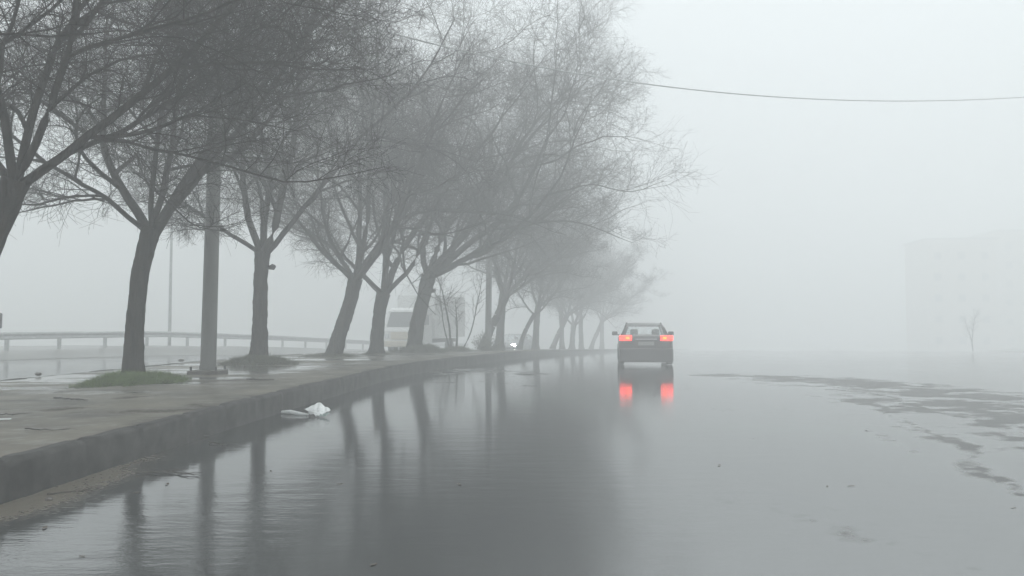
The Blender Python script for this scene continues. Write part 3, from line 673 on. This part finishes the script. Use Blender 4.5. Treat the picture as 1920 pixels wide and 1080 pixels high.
# ---------------------------------------------------------------- building in the fog
def building(loc, rz, w, d_, h, ns, nw, lab):
    root = empty('building', loc, rz, label=lab, cat='building', group='buildings in the fog')
    bm = bmesh.new(); box(bm, (0, 0, h/2-.5), (w, d_, h+1), .05); bm_obj('wall', bm, M['brick'], root)
    bm = bmesh.new(); box(bm, (0, 0, h+.15), (w+.6, d_+.6, .3), .03); bm_obj('roof', bm, M['roof'], root)
    for i in range(ns):
        for k in range(nw):
            x = -w/2 + (k+.5)*w/nw; z = 1.5 + i*(h-1)/ns
            bm = bmesh.new(); box(bm, (x, -d_/2-.02, z+.3), (1.3, .1, 1.4)); fr = bm_obj('window', bm, M['brick'], root)
            bm = bmesh.new(); box(bm, (x, -d_/2-.075, z+.3), (1.1, .02, 1.2)); bm_obj('pane', bm, M['glass'], fr)
building((105, 146, zg(146)), R(-8), 36, 14, 21.2, 6, 10, 'taller faint beige building fading into the fog on the far right')
building((75, 137, zg(137)), R(-8), 11, 10, 18.5, 5, 3, 'lower faint beige building in the fog left of the taller one')

# ---------------------------------------------------------------- litter
def bag():
    p = gz(597, 779); root = empty('plastic_bag', p, 0, label='crumpled white plastic bag lying in the water at the kerb', cat='bag')
    def sheet(name, q, bulge, m, n_=16, seed=0):
        bm = bmesh.new(); q = [Vector(c) for c in q]; nrm = (q[1]-q[0]).cross(q[3]-q[0]).normalized(); G = []
        for i in range(n_+1):
            row = []
            for j in range(n_+1):
                a, b_ = i/n_, j/n_; c = q[0].lerp(q[1], a).lerp(q[3].lerp(q[2], a), b_)
                f = bulge*math.sin(math.pi*a)*math.sin(math.pi*b_) + .016*abs(math.sin(a*7+b_*5+seed)) + .012*abs(math.sin(b_*11-a*6+seed*2)) + .006*math.sin(a*23+b_*17)
                edge = Vector((math.sin(b_*9+seed)*.010*(i in (0, n_)), 0, math.sin(a*8+seed)*.010*(j in (0, n_))))
                row.append(bm.verts.new(c + nrm*f + edge))
            G.append(row)
        for i in range(n_):
            for j in range(n_): bm.faces.new((G[i][j], G[i+1][j], G[i+1][j+1], G[i][j+1]))
        e = bmesh.ops.extrude_face_region(bm, geom=bm.faces[:])
        for v in [g for g in e['geom'] if isinstance(g, bmesh.types.BMVert)]: v.co -= nrm*.004
        bm_obj(name, bm, m, root, True)
    sheet('bag_body', [(-.20, .02, .10), (.10, -.10, .02), (.19, .02, .10), (-.01, .16, .22)], .035, M['white'], seed=1)
    sheet('bag_fold', [(-.12, .0, .04), (.04, -.12, .01), (.14, -.08, .02), (.02, .06, .10)], .02, M['white'], seed=4)
    root.scale = (1, 1, .78)
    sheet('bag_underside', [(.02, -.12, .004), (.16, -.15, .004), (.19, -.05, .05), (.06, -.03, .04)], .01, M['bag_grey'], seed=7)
bag()
bm = bmesh.new(); a = gz(531, 774); b_ = gz(580, 778)
tube(bm, [a+Vector((0, 0, .02)), a.lerp(b_, .3)+Vector((0, .02, .03)), a.lerp(b_, .7)+Vector((0, 0, .016)), b_+Vector((0, 0, .015))], [.022, .03, .026, .012], 7)
tag(bm_obj('plastic_strip', bm, M['white']), 'flat white plastic strip lying left of the crumpled bag', 'litter')
def stick(name, pts, rad, lab, side=3, seed=0, grp=None):
    r = random.Random(seed); bm = bmesh.new(); P = [Vector(p) for p in pts]; fine = []
    for i in range(13):
        t = i/12*(len(P)-1); k = min(int(t), len(P)-2); q = P[k].lerp(P[k+1], t-k)
        fine.append(q + Vector((r.uniform(-.01, .01), r.uniform(-.015, .015), r.uniform(0, .01)+rad)))
    tube(bm, fine, [rad*(1-.6*i/12) for i in range(13)], 6)
    for s in range(side):
        q = fine[r.randint(3, 10)]; d = (P[-1]-P[0]).normalized(); d.rotate(Matrix.Rotation(r.choice((-1, 1))*r.uniform(.4, .8), 3, 'Z'))
        L_ = r.uniform(.12, .25); tube(bm, [q, q+d*L_*.5+Vector((0, 0, .008)), q+d*L_+Vector((0, 0, -.002))], [rad*.5, rad*.35, rad*.2], 5)
    tag(bm_obj(name, bm, M['stick']), lab, 'stick', grp or 'fallen twigs')
gk = lambda u, v: gz(u, v, KH+.005)
stick('fallen_twig', [gz(262, 886), gz(320, 884), gz(378, 889)], .009, 'long branched twig floating in the water below the forked tree', 6, 1)
stick('fallen_twig', [gz(395, 829), gz(428, 834)], .007, 'short twig in the water touching the kerb silt', 1, 2)
stick('fallen_twig', [gz(98, 925), gz(160, 920), gz(230, 906)], .006, 'thin curved twig along the silt at the kerb foot', 2, 3)
stick('fallen_twig', [gk(108, 747), gk(138, 750), gk(167, 752)], .014, 'thick broken stick lying on the paving left of the green mound', 1, 4)
stick('fallen_twig', [gk(52, 805), gk(90, 806), gk(136, 806)], .007, 'straight thin stick lying on the paving close to the left edge', 1, 5)
stick('fallen_twig', [gk(464, 712), gk(490, 713), gk(516, 713)], .014, 'dark stick lying on the paving in front of the dull tall grass mound', 0, 6)
stick('fallen_twig', [gk(5, 778), gk(18, 777), gk(32, 779)], .008, 'small stick beside the white scrap at the left edge', 1, 7)
stick('fallen_twig', [gz(325, 821), gz(350, 817), gz(376, 818)], .010, 'stubby twig lying tight against the kerb face', 2, 8)
bm = bmesh.new(); p = gk(12, 786); box(bm, p+Vector((0, 0, .008)), (.14, .06, .012), .004, Matrix.Rotation(.3, 3, 'Z')); box(bm, p+Vector((-.07, -.03, .012)), (.08, .05, .01), .003, Matrix.Rotation(-.2, 3, 'Z'))
tag(bm_obj('paper_scrap', bm, M['white']), 'white scrap of paper on the paving at the left edge', 'litter')
def pebble(p, s, lab, grp, seed):
    r = random.Random(seed); bm = bmesh.new(); bmesh.ops.create_icosphere(bm, subdivisions=2, radius=s)
    for v in bm.verts: v.co = Vector((v.co.x*1.3, v.co.y*1.1, v.co.z*.7))*r.uniform(.85, 1.12)
    o = bm_obj('stone', bm, M['stone']); o.location = p; tag(o, lab, 'stone', grp)
pebble(gz(101, 934)+Vector((0, 0, .008)), .022, 'dark pebble on the silt at the kerb foot', 'stones', 1)
pebble(gk(75, 703)+Vector((0, 0, .02)), .05, 'dark lump of stone on the inner kerb of the median', 'stones', 2)
pebble(gk(342, 677)+Vector((0, 0, .02)), .06, 'dark lump of stone on the inner kerb left of the concrete pole', 'stones', 3)
# wet leaves adrift
def leaf(seed):
    r = random.Random(seed); bm = bmesh.new(); n_ = 9
    ring = [bm.verts.new((.05*math.cos(a)*(1+.2*r.random()), .024*math.sin(a)*(1+.3*r.random()), .006+.008*abs(math.cos(a)))) for a in [2*math.pi*k/n_ for k in range(n_)]]
    c = bm.verts.new((0, 0, .004)); 
    for k in range(n_): bm.faces.new((c, ring[k], ring[(k+1) % n_]))
    tube(bm, [(.05, 0, .008), (.085, .006, .012)], .0025, 4)
    return bm_obj('fallen_leaf', bm, M['leaf'])
lf = [leaf(k) for k in range(3)]
spots = [(165, 1037), (320, 905), (266, 920), (512, 880), (640, 905), (862, 905),
         (705, 1052), (1288, 728), (1345, 870), (1470, 765), (1545, 908), (1588, 908), (1620, 806), (1890, 948),
         (95, 985)]
for k, (u, v) in enumerate(spots):
    s = lf[k % 3]; o = s if k < 3 else s.copy()
    if k >= 3: C.objects.link(o)
    o.location = gz(u, v); o.rotation_euler = (0, 0, k*1.7); sc = .32+.22*((k*37) % 10)/10; o.scale = (sc, sc, sc)
    tag(o, 'small dark wet leaf adrift on the flooded road', 'leaf', 'leaves adrift on the flooded road')

# ---------------------------------------------------------------- haze
bm = bmesh.new(); box(bm, (0, 15, 5.75), (500, 500, 27.5))
me = bpy.data.meshes.new('haze'); bm.to_mesh(me); bm.free()
hm = bpy.data.materials.new('haze'); hm.use_nodes = True; hn = hm.node_tree; hn.nodes.clear()
ho = hn.nodes.new('ShaderNodeOutputMaterial'); pv = hn.nodes.new('ShaderNodeVolumePrincipled')
pv.inputs['Color'].default_value = (.97, .985, .99, 1); pv.inputs['Density'].default_value = .0196; pv.inputs['Anisotropy'].default_value = .1
hn.links.new(pv.outputs[0], ho.inputs['Volume']); me.materials.append(hm)
hz = bpy.data.objects.new('haze', me); C.objects.link(hz); hz['kind'] = 'stuff'
